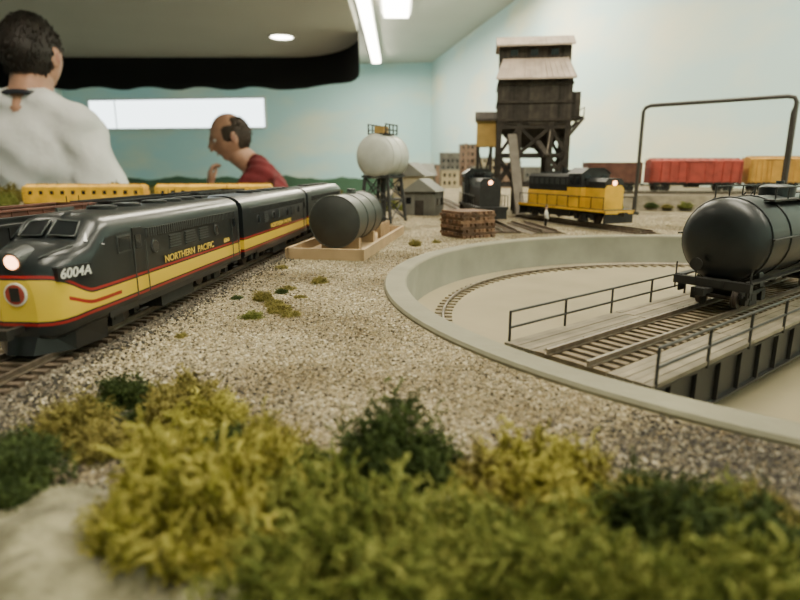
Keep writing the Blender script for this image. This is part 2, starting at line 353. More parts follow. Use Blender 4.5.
def bandmat(name,x0,wx):
    m=D.materials.new(name); m.use_nodes=True; nt=m.node_tree; bs=nt.nodes['Principled BSDF']; bs.inputs['Roughness'].default_value=.28
    tc=nt.nodes.new('ShaderNodeTexCoord'); sp=nt.nodes.new('ShaderNodeSeparateXYZ'); nt.links.new(tc.outputs['Object'],sp.inputs[0])
    mr=nt.nodes.new('ShaderNodeMapRange'); mr.interpolation_type='SMOOTHSTEP'; mr.inputs['From Min'].default_value=x0*S; mr.inputs['From Max'].default_value=(x0+wx)*S
    nt.links.new(sp.outputs[0],mr.inputs['Value']); t=mr.outputs['Result']
    def ma(op,a,b_=None,c=None):
        n=nt.nodes.new('ShaderNodeMath'); n.operation=op
        for i,v in enumerate((a,b_,c)):
            if v is None: continue
            if isinstance(v,(int,float)): n.inputs[i].default_value=v
            else: nt.links.new(v,n.inputs[i])
        return n.outputs[0]
    z=sp.outputs[2]
    zu=ma('MULTIPLY_ADD',t,.75*S,2.45*S); zl=ma('MULTIPLY_ADD',t,-.15*S,1.85*S)
    ins=ma('MULTIPLY',ma('LESS_THAN',z,zu),ma('GREATER_THAN',z,zl))
    def near(edge,off,w): return ma('LESS_THAN',ma('ABSOLUTE',ma('SUBTRACT',z,ma('ADD',edge,off*S))),w*S)
    red=ma('MAXIMUM',near(zu,.12,.05),near(zl,-.12,.05))
    mid=ma('MULTIPLY_ADD',t,.5*S,2.1*S); red2=ma('MULTIPLY',ma('LESS_THAN',ma('ABSOLUTE',ma('SUBTRACT',z,mid)),.07*S),ma('GREATER_THAN',sp.outputs[0],5.2*S if x0<100 else 99))
    red=ma('MAXIMUM',red,ma('MULTIPLY',red2,ma('LESS_THAN',t,.7)))
    m1=nt.nodes.new('ShaderNodeMix'); m1.data_type='RGBA'; nt.links.new(ins,m1.inputs[0]); m1.inputs[6].default_value=(.011,.014,.016,1); m1.inputs[7].default_value=(.70,.48,.04,1)
    m2=nt.nodes.new('ShaderNodeMix'); m2.data_type='RGBA'; nt.links.new(red,m2.inputs[0]); nt.links.new(m1.outputs[2],m2.inputs[6]); m2.inputs[7].default_value=(.32,.015,.015,1)
    nt.links.new(m2.outputs[2],bs.inputs['Base Color']); return m
BANDA=bandmat('livery_cab',6.9,1.8); BANDB=bandmat('livery_booster',900,2)
GRL=M('grille_steel',(.075,.08,.08),.45,.5)
DRK=M('roof_black',(.014,.015,.016),.45,var=.3,vscale=100)
def fsec(x,w,zb,zt,sh=.95,n=7):
    pts=[(x,w*.96,zb),(x,w,zb+.15)]
    h=min(sh,(zt-zb)*.6); zs=zt-h
    pts.append((x,w,(zb+zs)/2))
    for i in range(n+1):
        t=i/n*math.pi/2; pts.append((x,w*max(0.0,math.cos(t))**.62,zs+h*math.sin(t)**.85 if t>0 else zs))
    mir=[(a,-q,c) for a,q,c in reversed(pts[:-1])]
    return pts+mir
TXT=Matrix(((-1,0,0,0),(0,0,1,0),(0,1,0,0),(0,0,0,1)))
def ttext(x,y,z): T=TXT.copy(); T.translation=Vector((x,y,z)); return T
YT=M('lettering_yellow',(.62,.44,.06),.5)
def f_unit(name,Yc,cabu=True):
    L=17.4; h=L/2; b=MB(); liv=BANDA if cabu else BANDB; W=1.82
    secs=[fsec(-h,W,1.3,5.35)]
    if cabu:
        for x,w,zb,zt,sh in [(h-3.3,W,1.3,5.35,.95),(h-2.9,W,1.3,5.3,.95),(h-2.6,W,1.3,5.15,.95),(h-1.9,W*.985,1.3,4.5,.8),(h-1.4,W*.95,1.3,4.38,.9),(h-.85,W*.88,1.2,4.25,1.0),(h-.42,W*.76,1.1,4.05,1.1),(h-.14,W*.6,1.05,3.75,1.2),(h,W*.36,1.1,3.3,1.0)]:
            secs.append(fsec(x,w,zb,zt,sh))
    else: secs.append(fsec(h,W,1.3,5.35))
    b.loft(secs,liv)
    if cabu:
        b.loft([[(h-2.4,-1.7,.5),(h-2.4,1.7,.5),(h-2.4,1.75,1.4),(h-2.4,-1.75,1.4)],[(h-.7,-1.5,.5),(h-.7,1.5,.5),(h-.8,1.5,1.4),(h-.8,-1.5,1.4)],[(h+.25,-.5,.5),(h+.25,.5,.5),(h-.1,.6,1.4),(h-.1,-.6,1.4)]],BLK,False)
        for sy in (-1,1):
            q=[(h-2.55,sy*.12,5.07),(h-2.6,sy*1.0,5.0),(h-2.02,sy*1.15,4.5),(h-1.9,sy*.12,4.55)]
            q=[(a+.09,c,d_+.05) for a,c,d_ in q]; b.add(q,[(0,1,2,3)],GLS)
            b.tube(q+[q[0]],.045,GRL,5)
            q=[(h-2.66,sy*1.22,4.9),(h-3.0,sy*1.66,4.76),(h-2.65,sy*1.83,4.12),(h-1.97,sy*1.42,4.36)]
            q=[(a+.07,c*1.03,d_+.03) for a,c,d_ in q]; b.add(q,[(0,1,2,3)],GLS)
            b.box((h-4.0,sy*1.83,4.03),(1.0,.05,.72),GRL); b.box((h-4.0,sy*1.85,4.03),(.86,.05,.58),GLS)
            b.box((h-5.05,sy*1.83,3.65),(.75,.05,1.9),BLK); b.box((h-5.05,sy*1.86,4.0),(.45,.04,.6),GLS)
            for dx in (-.5,.5): b.tube([(h-5.05+dx,sy*1.93,1.6),(h-5.05+dx,sy*1.93,4.0)],.03,GRL,5)
            T=Matrix.Translation((h-1.0,sy*1.52,3.36))@Matrix.Rotation(sy*-.32,4,'Z')
            b.box((0,0,0),(1.4,.3,.5),BLK,T)
        b.cyl((h-.8,0,4.0),(h-.0,0,3.85),.4,GRL,20,.34); b.cyl((h-.1,0,3.86),(h+.04,0,3.84),.25,LAMP,16)
        b.cyl((h-.05,0,2.7),(h+.06,0,2.7),.42,WHT,24); b.cyl((h,0,2.7),(h+.08,0,2.7),.36,RED,24); b.box((h+.06,0,2.7),(.06,.36,.5),BLK)
        b.tube([(h-1.2,1.5,4.3),(h-.7,1.15,4.15),(h-.35,.75,3.95)],.035,GRL,5)
        b.box((h-3.2,0,5.48),(1.0,.12,.14),GRL)
        coupler(b,h-.1,1)
    else: coupler(b,h-.3,1)
    coupler(b,-h+.3,-1)
    for sy in (-1,1):
        fr=h-5.8 if cabu else h-1.5
        b.box(((fr-h+.8)/2,sy*1.83,4.28),(fr+h-.8,.05,.42),GRL)
        k=int((fr+h-.8)/.22)
        for i in range(k): b.box((-h+.8+(i+.5)*(fr+h-.8)/k,sy*1.86,4.28),(.08,.05,.4),DRK)
        for px in ((2.2,-5.0) if cabu else (5.6,1.9,-1.9,-5.6)):
            b.cyl((px,sy*1.8,3.6),(px,sy*1.86,3.6),.34,GRL,20); b.cyl((px,sy*1.82,3.6),(px,sy*1.88,3.6),.27,GLS,20)
        for px in ((.2,-1.5,-3.2) if cabu else (3.7,0,-3.7)):
            b.box((px,sy*1.83,3.6),(1.2,.04,.7),GRL)
            for i in range(5): b.box((px,sy*1.86,3.33+i*.135),(1.15,.05,.06),DRK)
        b.box((-h+1.0,sy*1.83,3.45),(.7,.04,1.7),BLK); b.box((-h+1.0,sy*1.86,3.8),(.4,.03,.5),GLS)
        for dx in (-.5,.5): b.tube([(-h+1.0+dx,sy*1.92,1.6),(-h+1.0+dx,sy*1.92,3.8)],.03,GRL,5)
        b.box((0,sy*1.8,1.35),(L-5,.05,.25),BLK)
        for px in (-h+1,h-5.05): 
            for zz in (1.0,1.25): b.box((px,sy*1.75,zz),(.7,.2,.05),BLKM)
    for i,px in enumerate((3.0,1.0,-1.6,-3.3,-5.0)):
        b.cyl((px,0,5.25),(px,0,5.46),.62,DRK,20); b.cyl((px,0,5.46),(px,0,5.49),.5,GRL,20)
    b.box((-6.9,0,5.37),(.9,.9,.2),DRK)
    b.box((0,0,1.25),(L-1,2.6,.4),BLKM); b.box((-.3,0,1.0),(3.6,3.1,.8),BLKM,taper=.95)
    truck(b,h-3.6,2.1,.55,hw=1.35); truck(b,-h+3.2,2.1,.55,hw=1.35)
    o=b.obj(name,(*tp(Yc),0),math.atan2(-1,-.08))
    text('side_lettering','NORTHERN  PACIFIC',.47,YT,ttext(-1.4 if cabu else 0,1.9,2.86),o,1.3)
    if cabu:
        text('number_board_text','6004A',.5,WHT,Matrix.Translation((h-1.0,1.52,3.36))@Matrix.Rotation(-.32,4,'Z')@ttext(0,.165,0),o,.95,.2)
        text('rear_number','6004A',.34,YT,ttext(-h+2.4,1.9,2.86),o)
    return o
f_unit('diesel_locomotive',28.4,True); f_unit('booster_locomotive',46.5,False); f_unit('booster_locomotive',64.6,False)

def hood_unit(name,loc,ang,L,bodym,cabm,stripe,sc=1.0,cabpos=.55,low=None):
    h=L/2; b=MB(); low=low or stripe
    b.box((0,0,1.65),(L,3.2,.3),BLKM); b.box((0,0,1.25),(3.6,2.8,.7),BLKM)
    for sy in (-1,1): b.box((0,sy*1.62,1.68),(L,.06,.22),stripe)
    def hood(x0,x1,w,zt,m):
        s=lambda x:[(x,w,1.8),(x,w,zt-.3),(x,w-.3,zt),(x,-w+.3,zt),(x,-w,zt-.3),(x,-w,1.8)]
        b.loft([s(x0),s(x1)],m,False)
    cx=h*cabpos
    hood(-h+.9,cx-1,1.0,4.9,bodym); hood(cx+1,h-.9,1.0,4.5,bodym)
    hood(-h+.85,cx-1,1.03,3.5,low); hood(cx+1,h-.85,1.03,3.9,low)
    s=lambda x:[(x,1.55,1.8),(x,1.55,4.9),(x,.9,5.35),(x,-.9,5.35),(x,-1.55,4.9),(x,-1.55,1.8)]
    b.loft([s(cx-1),s(cx+1)],cabm,False)
    s=lambda x:[(x,1.65,4.9),(x,.9,5.42),(x,-.9,5.42),(x,-1.65,4.9),(x,-.9,5.34),(x,.9,5.34)]
    b.loft([s(cx-1.1),s(cx+1.1)],DRK,False)
    if low is not BLKM: b.box((cx,0,2.75),(2.06,3.16,1.8),low)
    for sy in (-1,1):
        for dx in (-.45,.45): b.box((cx+dx,sy*1.57,4.3),(.6,.04,.6),GLS)
        b.box((cx+1.01,sy*.95,4.5),(.05,.6,.5),GLS)
        for i in range(int((L-4)/.9)): b.box((-h+1.6+i*.9,sy*1.05,4.15),(.6,.05,.6),GRL)
        for i in range(9): x=-h+.2+i*(L-.4)/8; b.tube([(x,sy*1.6,1.8),(x,sy*1.6,2.9)],.045,BLKM,5)
        b.tube([(-h+.2,sy*1.6,2.85),(h-.2,sy*1.6,2.85)],.045,BLKM,5)
    for s_ in (-1,1):
        b.box((s_*(h-.1),0,1.2),(.2,3.0,1.1),BLKM); coupler(b,s_*(h-.3),s_)
        b.box((s_*h,0,1.6),(.06,3.0,.3),stripe)
        b.cyl((s_*(h-.9),0,4.1 if s_>0 else 4.6),(s_*(h-.8),0,4.1 if s_>0 else 4.6),.2,LAMP if s_>0 else GRL,12)
    for i in range(4): b.cyl((-h+2.5+i*1.8,0,4.85),(-h+2.5+i*1.8,0,5.08),.6,DRK,16)
    b.box((cx-2.2,0,5.0),(1.2,1.4,.5),DRK); b.cyl((cx-3.8,0,4.9),(cx-3.8,0,5.5),.25,DRK,10)
    truck(b,h-3,1.8,.5,hw=1.3); truck(b,-h+3,1.8,.5,hw=1.3)
    o=b.obj(name,loc,ang); o.scale=(sc,)*3
    return o
hood_unit('road_switcher_locomotive',(*LA,0),math.atan2(ld.y,ld.x),14.0,DRK,DRK,ORY,1.34,.36,ORY)
hood_unit('switcher_locomotive',(11.4,81,0),math.atan2(-75.6,2.5),11.5,DRK,DRK,BLKM,1.32,-.5)
COAL=M('coal_load',(.02,.02,.02),.8,var=.5,vscale=300,bump=1,bscale=400)
def boxcar(name,loc,ang,m,L=14,hgt=3.6,W=3.1,kind='box',sc=1.0):
    h=L/2; b=MB(); z0=1.7
    if kind=='open':
        for sy in (-1,1): b.box((0,sy*W/2,z0+hgt/2),(L,.12,hgt),m); b.box((0,sy*W/2,z0+hgt),(L,.3,.12),m)
        for sx in (-1,1): b.box((sx*h,0,z0+hgt/2),(.12,W,hgt),m); b.box((sx*h,0,z0+hgt),(.25,W,.12),m)
        b.box((0,0,z0+.1),(L,W,.2),m); b.ell((0,0,z0+hgt-.9),(h*.95,W*.46,.8),COAL)
    else:
        s=lambda x:[(x,W/2,z0),(x,W/2,z0+hgt),(x,W/2-.1,z0+hgt+.1),(x,0,z0+hgt+.4),(x,-W/2+.1,z0+hgt+.1),(x,-W/2,z0+hgt),(x,-W/2,z0)]
        b.loft([s(-h),s(h)],m,False)
        b.box((0,0,z0+hgt+.48),(L,.45,.06),m)
        for i in range(12): b.box((-h+.6+i*(L-1.2)/11,0,z0+hgt+.28),(.08,W*.8,.3),m)
    for sy in (-1,1):
        if kind!='pass':
            for i in range(11):
                x=-h+.3+i*(L-.6)/10
                if kind=='box' and abs(x)<1.2: continue
                b.box((x,sy*(W/2+.05),z0+hgt/2),(.12,.14,hgt-.1),m)
            if kind=='box': b.box((0,sy*(W/2+.06),z0+hgt/2),(2.3,.12,hgt-.3),m); b.box((0,sy*(W/2+.14),z0+hgt-.1),(4.4,.08,.1),BLKM)
        else:
            n=int(L/1.6)
            for i in range(n): b.box((-h+1.2+i*(L-2.4)/(n-1),sy*(W/2+.02),z0+1.9),(.55,.06,.6),GLS)
        b.box((0,sy*(W/2+.02),z0+.1),(L,.1,.25),BLKM)
        for x in (-h+.3,h-.3):
            for k in range(6): b.box((x,sy*(W/2+.14),z0+.4+k*.5),(.45,.04,.05),BLKM)
    for sx in (-1,1):
        for k in range(5): b.box((sx*(h+.05),0,z0+.4+k*.5),(.12,W-.3,.16),m)
        coupler(b,sx*(h-.3),sx); b.tube([(sx*(h+.2),.8,z0+hgt-.2),(sx*(h+.2),.8,z0+hgt+.5)],.04,BLKM,5); b.cyl((sx*(h+.2),.8,z0+hgt-.4),(sx*(h+.25),.8,z0+hgt-.4),.25,BLKM,12)
    b.box((0,0,z0-.15),(L-1,1.0,.4),BLKM); b.box((0,0,z0-.4),(2,1.6,.5),BLKM)
    truck(b,h-2.2,1.4,.42); truck(b,-h+2.2,1.4,.42)
    o=b.obj(name,loc,ang); o.scale=(sc,)*3; return o
ea=math.atan2(-6,104)
def ep(x): return (x,112-(x-36)*6/104,2.6)
boxcar('red_boxcar',ep(55.5),ea,RED,14.6,sc=1.14); boxcar('orange_boxcar',ep(70.2),ea,M('boxcar_orange',(.46,.24,.035),.6,var=.2,vscale=60),9,hgt=3.9,sc=1.14)
boxcar('brown_hopper_car',ep(40.5),ea,BRN,9,3.4,kind='open',sc=1.12)
ta=math.atan2(1,.08)
for Y in (30,45.5,61): boxcar('gondola_car',(*tp(Y,-7.2),0),ta,DRK if Y!=45.5 else BRN,14.2,2.7,kind='open')
for Y in (36,52,68): boxcar('gondola_car',(*tp(Y,-12.5),0),ta,BRN if Y<50 else DRK,14.2,2.9,kind='open')
ya=math.atan2(7,66.5)
for x,m_ in ((-30.3,ORY),(-50.2,ORY)): boxcar('passenger_car',(x,90+(x+80)*7/66.5,0),ya,m_,18.6,2.75,kind='pass',sc=.98)
# tank car on bridge
b=MB(); TK=M('tank_black',(.012,.014,.016),.35,var=.4,vscale=70); L=13.6;h=L/2; R=2.02; zc=3.72
sec=[]
for x,r in [(-h+.35,.02),(-h+.4,R*.45),(-h+.55,R*.75),(-h+.85,R*.95),(-h+1.1,R),(h-1.1,R),(h-.85,R*.95),(h-.55,R*.75),(h-.4,R*.45),(h-.35,.02)]:
    sec.append([(x,r*math.cos(2*math.pi*k/32),zc+r*math.sin(2*math.pi*k/32)) for k in range(32)])
b.loft(sec,TK)
for x in (-h+1.15,-h+3.4,0,h-3.4,h-1.15): b.tube([(x,(R+.02)*math.cos(2*math.pi*k/32),zc+(R+.02)*math.sin(2*math.pi*k/32)) for k in range(32)],.05,TK,6,closed=True)
b.cyl((0,0,zc+R-.2),(0,0,zc+R+.35),.85,TK,24); b.ell((0,0,zc+R+.35),(.85,.85,.2),TK); b.cyl((.3,0,zc+R+.4),(.3,0,zc+R+.7),.2,TK,12)
b.box((0,0,1.75),(L,1.2,.35),BLKM)
for sx in (-1,1):
    b.box((sx*(h-.2),0,1.75),(.35,3.5,.4),BLKM); b.box((sx*(h-2.2),0,1.95),(.5,3.0,.8),BLKM,taper=.9); coupler(b,sx*(h-.2),sx)
    for sy in (-1,1): b.box((sx*(h-.5),sy*1.55,1.4),(.5,.1,.5),BLKM); b.tube([(sx*(h-.15),sy*1.7,1.3),(sx*(h-.15),sy*1.7,2.6)],.04,BLKM,5)
    b.cyl((sx*(h-.0),.7,2.6),(sx*(h+.06),.7,2.6),.3,BLKM,14); b.tube([(sx*(h-.05),.7,1.7),(sx*(h-.05),.7,2.9)],.04,BLKM,5)
for sy in (-1,1):
    b.box((0,sy*1.6,1.95),(L-.4,.35,.08),BLKM)
    b.tube([(-h+.9,sy*(R+.12),zc+.2),(h-.9,sy*(R+.12),zc+.2)],.05,BLKM,6)
    for i in range(6): x=-h+1.1+i*(L-2.2)/5; b.tube([(x,sy*R,zc+.2),(x,sy*(R+.14),zc+.2)],.05,BLKM,5)
    for dx in (-.5,.5): b.tube([(dx,sy*(R+.18),1.9),(dx,sy*(R+.18),zc+.8),(dx,sy*1.3,zc+R+.1)],.04,BLKM,5)
    for k in range(8): b.tube([(-.5,sy*(R+.18),2.1+k*.35),(.5,sy*(R+.18),2.1+k*.35)],.03,BLKM,5)
    b.box((0,sy*1.15,zc+R-.15),(8.4,.5,.08),BLKM)
    b.tube([(-4.1,sy*1.35,zc+R+.45),(4.1,sy*1.35,zc+R+.45)],.04,BLKM,5)
    for i in range(6): b.tube([(-4.1+i*1.64,sy*1.35,zc+R-.15),(-4.1+i*1.64,sy*1.35,zc+R+.45)],.04,BLKM,5)
b.cyl((-1.5,1.0,1.3),(1,1.0,1.3),.35,BLKM,12)
truck(b,h-2.2,1.5,.45); truck(b,-h+2.2,1.5,.45)
dv=Vector((math.cos(BA),math.sin(BA))); st=Vector(PC)-dv*BL; pc=st+dv*(11.1+h)
b.obj('tank_car',(pc.x,pc.y,0),BA)
# ---------------------------------------------------------------- structures
WD=M('weathered_wood_dark',(.030,.023,.018),.9,var=.5,vscale=120,island=.3)
PLK=M('dark_planks',(.038,.030,.024),.9,var=.4,vscale=100,island=.5)
ROOF=M('corrugated_roof',(.42,.33,.27),.6,var=.2,vscale=50)
OCH=M('ochre_siding',(.40,.25,.07),.8,var=.2,vscale=60)
def plankbox(b,x0,x1,y0,y1,z0,z1,m,step=.5):
    b.box(((x0+x1)/2,(y0+y1)/2,(z0+z1)/2),(x1-x0,y1-y0,z1-z0),m)
    n=max(1,int((x1-x0)/step))
    for i in range(n):
        for y in (y0,y1): b.box((x0+(i+.5)*(x1-x0)/n,y,(z0+z1)/2),((x1-x0)/n-.06,.14,z1-z0),m)
    n=max(1,int((y1-y0)/step))
    for i in range(n):
        for x in (x0,x1): b.box((x,y0+(i+.5)*(y1-y0)/n,(z0+z1)/2),(.14,(y1-y0)/n-.06,z1-z0),m)
b=MB()
X0,X1=-5.2,5.4; Y0,Y1=-4,4
plankbox(b,X0,X1,Y0,Y1,13.6,20.2,PLK)
def roofslab(p,m,ribs=14):
    p=[Vector(q) for q in p]; t=Vector((0,0,.25)); b.add(p+[q+t for q in p],[(3,2,1,0),(4,5,6,7),(0,1,5,4),(1,2,6,5),(2,3,7,6),(3,0,4,7)],m)
    for i in range(ribs+1):
        f=i/ribs; a=p[0].lerp(p[1],f)+t; c_=p[3].lerp(p[2],f)+t; b.tube([a,c_],.09,m,5)
roofslab([(X0-.4,Y0-.9,19.9),(X1+.4,Y0-.9,19.9),(X1-.5,-.2,23.6),(X0+.8,-.2,23.6)],ROOF)
b.add([(X0,Y0,20.2),(X0,-.5,20.2),(X0,-.5,23.2)],[(0,1,2)],PLK); b.add([(X1,Y0,20.2),(X1,-.5,20.2),(X1,-.5,23.2)],[(0,1,2)],PLK)
plankbox(b,X0+.1,X1-.0,-.5,3.8,20.2,25.4,PLK)
roofslab([(X0-.4,-1.5,25.2),(X1+.4,-1.5,25.2),(X1+.4,1.6,26.9),(X0-.4,1.6,26.9)],ROOF)
roofslab([(X1+.4,4.8,25.2),(X0-.4,4.8,25.2),(X0-.4,1.6,26.9),(X1+.4,1.6,26.9)],ROOF)
for x in (-3,0,3): b.box((x,-.6,24.4),(1.1,.12,.9),GLS)
for z in (14.2,16.8,19.4): b.box((0,Y0-.12,z),(X1-X0,.2,.35),WD); b.box((X1+.12,0,z),(.2,8,.35),WD); b.box((X0-.12,0,z),(.2,8,.35),WD)
b.loft([[(X0,Y0,13.6),(X1,Y0,13.6),(X1,Y1,13.6),(X0,Y1,13.6)],[(-2.2,-1.8,10.2),(3,-1.8,10.2),(3,1.8,10.2),(-2.2,1.8,10.2)]],PLK,False)
for x in (X0+.3,-2.0,2.6,X1-.3):
    for y in (Y0+.3,0,Y1-.3):
        if y==0 and abs(x)<3: continue
        b.beam((x,y,0),(x,y,14),.8,.8,WD)
for z in (4.5,9.0,13.2):
    for y in (Y0+.3,Y1-.3): b.beam((X0,y,z),(X1,y,z),.5,.6,WD)
    for x in (X0+.3,X1-.3): b.beam((x,Y0,z),(x,Y1,z),.5,.6,WD)
for y in (Y0+.2,Y1-.2):
    b.beam((X0+.3,y,9),(-2,y,13.2),.4,.5,WD); b.beam((X1-.3,y,9),(2.6,y,13.2),.4,.5,WD)
    b.beam((X0+.3,y,4.5),(-2,y,9),.4,.5,WD); b.beam((2.6,y,4.5),(X1-.3,y,9),.4,.5,WD); b.beam((-2,y,4.5),(X0+.3,y,9),.4,.5,WD); b.beam((X1-.3,y,4.5),(2.6,y,9),.4,.5,WD)
    b.beam((-2,y,9),(2.6,y,13.2),.4,.5,WD); b.beam((2.6,y,9),(-2,y,13.2),.4,.5,WD)
for x in (X0+.3,X1-.3):
    for z in (.3,4.5,9): b.beam((x,Y0+.3,z),(x,0,z+4.2),.35,.4,WD); b.beam((x,Y1-.3,z),(x,0,z+4.2),.35,.4,WD)
b.box((X1+1.0,0,14.6),(2,6,.3),WD); plankbox(b,X1+.1,X1+1.5,-2,3,14.8,18.4,PLK)
b.beam((X1,Y0,12),(X1+2,Y0+1,14.5),.3,.4,WD); b.beam((X1,Y1,12),(X1+2,Y1-1,14.5),.3,.4,WD)
for y in (-3,3): b.tube([(X1+2,y,14.7),(X1+2,y,16)],.08,WD,5)
b.tube([(X1+2,-3,16),(X1+2,3,16)],.08,WD,5)
plankbox(b,X0-3.0,X0-.15,-1.6,2.2,10.4,14.4,OCH)
roofslab([(X0-3.3,-2,14.3),(X0,-2,14.3),(X0,.3,15.6),(X0-3.3,.3,15.6)],PLK,8); roofslab([(X0,2.6,14.3),(X0-3.3,2.6,14.3),(X0-3.3,.3,15.6),(X0,.3,15.6)],PLK,8)
for x in (X0-2.8,X0-.8):
    for y in (-1.4,2): b.beam((x,y,0),(x,y,10.4),.5,.5,WD)
b.beam((X0-2.8,-1.4,.3),(X0-.8,-1.4,10),.35,.35,WD); b.beam((X0-.8,-1.4,.3),(X0-2.8,-1.4,10),.35,.35,WD)
b.beam((X0-3,-1.4,5),(X0,-1.4,5),.3,.3,WD)
CH=M('chute_grey',(.12,.10,.08),.8,var=.2,vscale=80)
b.beam((-3.0,Y0-.1,12),(-1.7,Y0-7.5,.35),1.3,.5,CH)
b.beam((.8,Y0+.5,11),(2.0,Y0-2.4,8.8),.9,.5,WD); b.tube([(2.0,Y0-2.4,8.8),(2.6,Y0,12.8)],.06,STL,5)
o=b.obj('coaling_tower',(21.5,97.8,0),math.radians(-8)); o.scale=(1.06,1.06,1.035)
# water tank tower
b=MB(); WT=M('tower_steel_dark',(.03,.03,.03),.6)
ax=Vector((.45,.89,0)); zc=8.75; r=2.8; Lh=2.2; sd=Vector((.89,-.45,0))
secs=[]
for t,rr in [(-Lh-.55,.05),(-Lh-.5,r*.45),(-Lh-.3,r*.8),(-Lh,r),(Lh,r),(Lh+.3,r*.8),(Lh+.5,r*.45),(Lh+.55,.05)]:
    secs.append([tuple(ax*t+sd*rr*math.cos(2*math.pi*k/28)+Vector((0,0,zc+rr*math.sin(2*math.pi*k/28)))) for k in range(28)])
b.loft(secs,SILV)
for t in (-Lh,0,Lh): b.tube([tuple(ax*t+sd*(r+.03)*math.cos(2*math.pi*k/28)+Vector((0,0,zc+(r+.03)*math.sin(2*math.pi*k/28)))) for k in range(28)],.06,SILV,5,closed=True)
cs=[]
for i in (-1,1):
    for j in (-1,1):
        t=ax*i*1.9+sd*j*1.7; f=ax*i*2.3+sd*j*2.3; cs.append((t,f)); b.tube([(f.x,f.y,0),(t.x,t.y,6.4)],.24,WT,8)
for a_,c_ in ((0,1),(1,3),(3,2),(2,0)):
    for (za,zb_) in ((.3,3.1),(3.1,6)):
        P=lambda i,z: cs[i][1].lerp(cs[i][0],z/6.4)+Vector((0,0,z))
        b.tube([P(a_,za),P(c_,zb_)],.1,WT,5); b.tube([P(c_,za),P(a_,zb_)],.1,WT,5); b.tube([P(a_,zb_),P(c_,zb_)],.12,WT,5)
T=Matrix.Rotation(math.atan2(ax.y,ax.x),4,'Z')
b.box((0,0,6.15),(4.6,4.2,.3),WT,T); b.box((0,0,zc+r+.1),(3.4,2.4,.15),WT,T)
b.cyl((0,0,0),(0,0,6),.4,WT,10)
for x in (-1.6,-.5,.5,1.6):
    for y in (-1.3,1.3): b.box((x,y,zc+r+.7),(.16,.16,1.4),WT,T)
for y in (-1.3,1.3):
    for z in (.6,1.3): b.box((0,y,zc+r+z),(3.4,.15,.15),WT,T)
b.box((-.4,0,zc+r+.6),(1.4,1.4,1.0),OCH,T)
b.obj('water_tower',(-2.3,79.5,0))
# storage tank in timber containment
b=MB(); TNK=M('storage_tank_grey',(.042,.048,.044),.45,var=.3,vscale=60); TND=M('tank_end',(.025,.027,.026),.5,var=.3,vscale=60)
TIM=M('tan_timber',(.36,.25,.14),.8,var=.15,vscale=60)
r=2.15;zc=2.75
secs=[[(x,rr*math.cos(2*math.pi*k/32),zc+rr*math.sin(2*math.pi*k/32)) for k in range(32)] for x,rr in [(-5,r),(5,r)]]
b.loft(secs,TNK,cap0=False,cap1=False)
for x0_,sg in ((-5,-1),(5,1)):
    ss=[[(x0_+sg*d_,rr*math.cos(2*math.pi*k/32),zc+rr*math.sin(2*math.pi*k/32)) for k in range(32)] for d_,rr in [(0,r),(.2,r*.8),(.3,r*.4),(.32,.02)]]
    b.loft(ss,TND,cap0=False)
for x in (-5,-1.7,1.7,5): b.tube([(x,(r+.02)*math.cos(2*math.pi*k/32),zc+(r+.02)*math.sin(2*math.pi*k/32)) for k in range(32)],.06,TNK,5,closed=True)
for x in (-3,3): b.box((x,0,.6),(.8,3.4,1.2),TIM)
b.cyl((1,0,zc+r-.1),(1,0,zc+r+.4),.4,TNK,12)
b.box((2,0,.08),(20,6.2,.12),TIM)
for sy in (-1,1): b.box((2,sy*3.1,.45),(20.3,.3,.9),TIM)
for sx in (-8,12): b.box((sx,0,.45),(.3,6.2,.9),TIM)
for i in range(6): b.box((6.3+i*.9,-1.6,.8),(.35,.35,1.5),TIM)
for i in range(4): b.cyl((6.6+i*1.2,.6,.1),(6.6+i*1.2,.6,1.5),.4,TIM,12)
b.obj('storage_tank',(-4.7,53.0,0),math.atan2(.975,.16))
b=MB(); TI=M('stacked_ties',(.15,.085,.05),.85,var=.35,vscale=100,island=.5)
for l in range(9):
    for i in range(8):
        j1,j2=random.uniform(-.12,.12),random.uniform(-.12,.12)
        if l%2==0: b.box((-1.85+i*.53,j1,.16+l*.31),(.38,4.2,.29),TI)
        else: b.box((j2,-1.85+i*.53,.16+l*.31),(4.4,.38,.29),TI)
b.obj('railroad_tie_stack',(7.3,61.8,0),.5)
# pipe gantry
b=MB(); PI=M('gantry_paint',(.04,.035,.03),.5)
A=Vector((37.6,92.3,0));B_=Vector((52.6,79.5,0)); zt=16.6
pts=[A,A+Vector((0,0,zt-.8)),A+Vector((.25,-.2,zt-.25)),A+Vector((.8,-.7,zt)),B_+Vector((-.8,.7,zt)),B_+Vector((-.2,.2,zt-.2)),B_+Vector((0,0,zt-.8)),B_]
b.tube(pts,.3,PI,8); 
d_=Vector((.2,.9,0)); b.tube([B_+d_,B_+d_+Vector((0,0,zt-2)),B_+Vector((0,0,zt-1))],.2,PI,8)
for p in (A,B_): b.cyl((p.x,p.y,0),(p.x,p.y,.5),.7,PI,12)
b.obj('pipe_gantry')
def house(name,x,y,w,d,hh,rh,m,rm,ang=0):
    b=MB(); plankbox(b,-w/2,w/2,-d/2,d/2,0,hh,m,.8)
    s=lambda X:[(X,-d/2-.4,hh-.1),(X,0,hh+rh),(X,d/2+.4,hh-.1)]
    b.loft([s(-w/2-.4),s(w/2+.4)],rm,False)
    for i in range(max(1,int(w/2.2))): b.box((-w/2+1.1+i*2.2,-d/2-.1,hh*.55),(.8,.15,1.1),GLS)
    b.box((w/2+.1,0,1.2),(.15,1.2,2.3),WD); b.box((-w/2-.1,0,1.2),(.15,1.4,2.3),WD); b.box((-w/2-.1,1.8,hh*.6),(.15,.9,1.0),GLS)
    return b.obj(name,(x,y,0),ang)
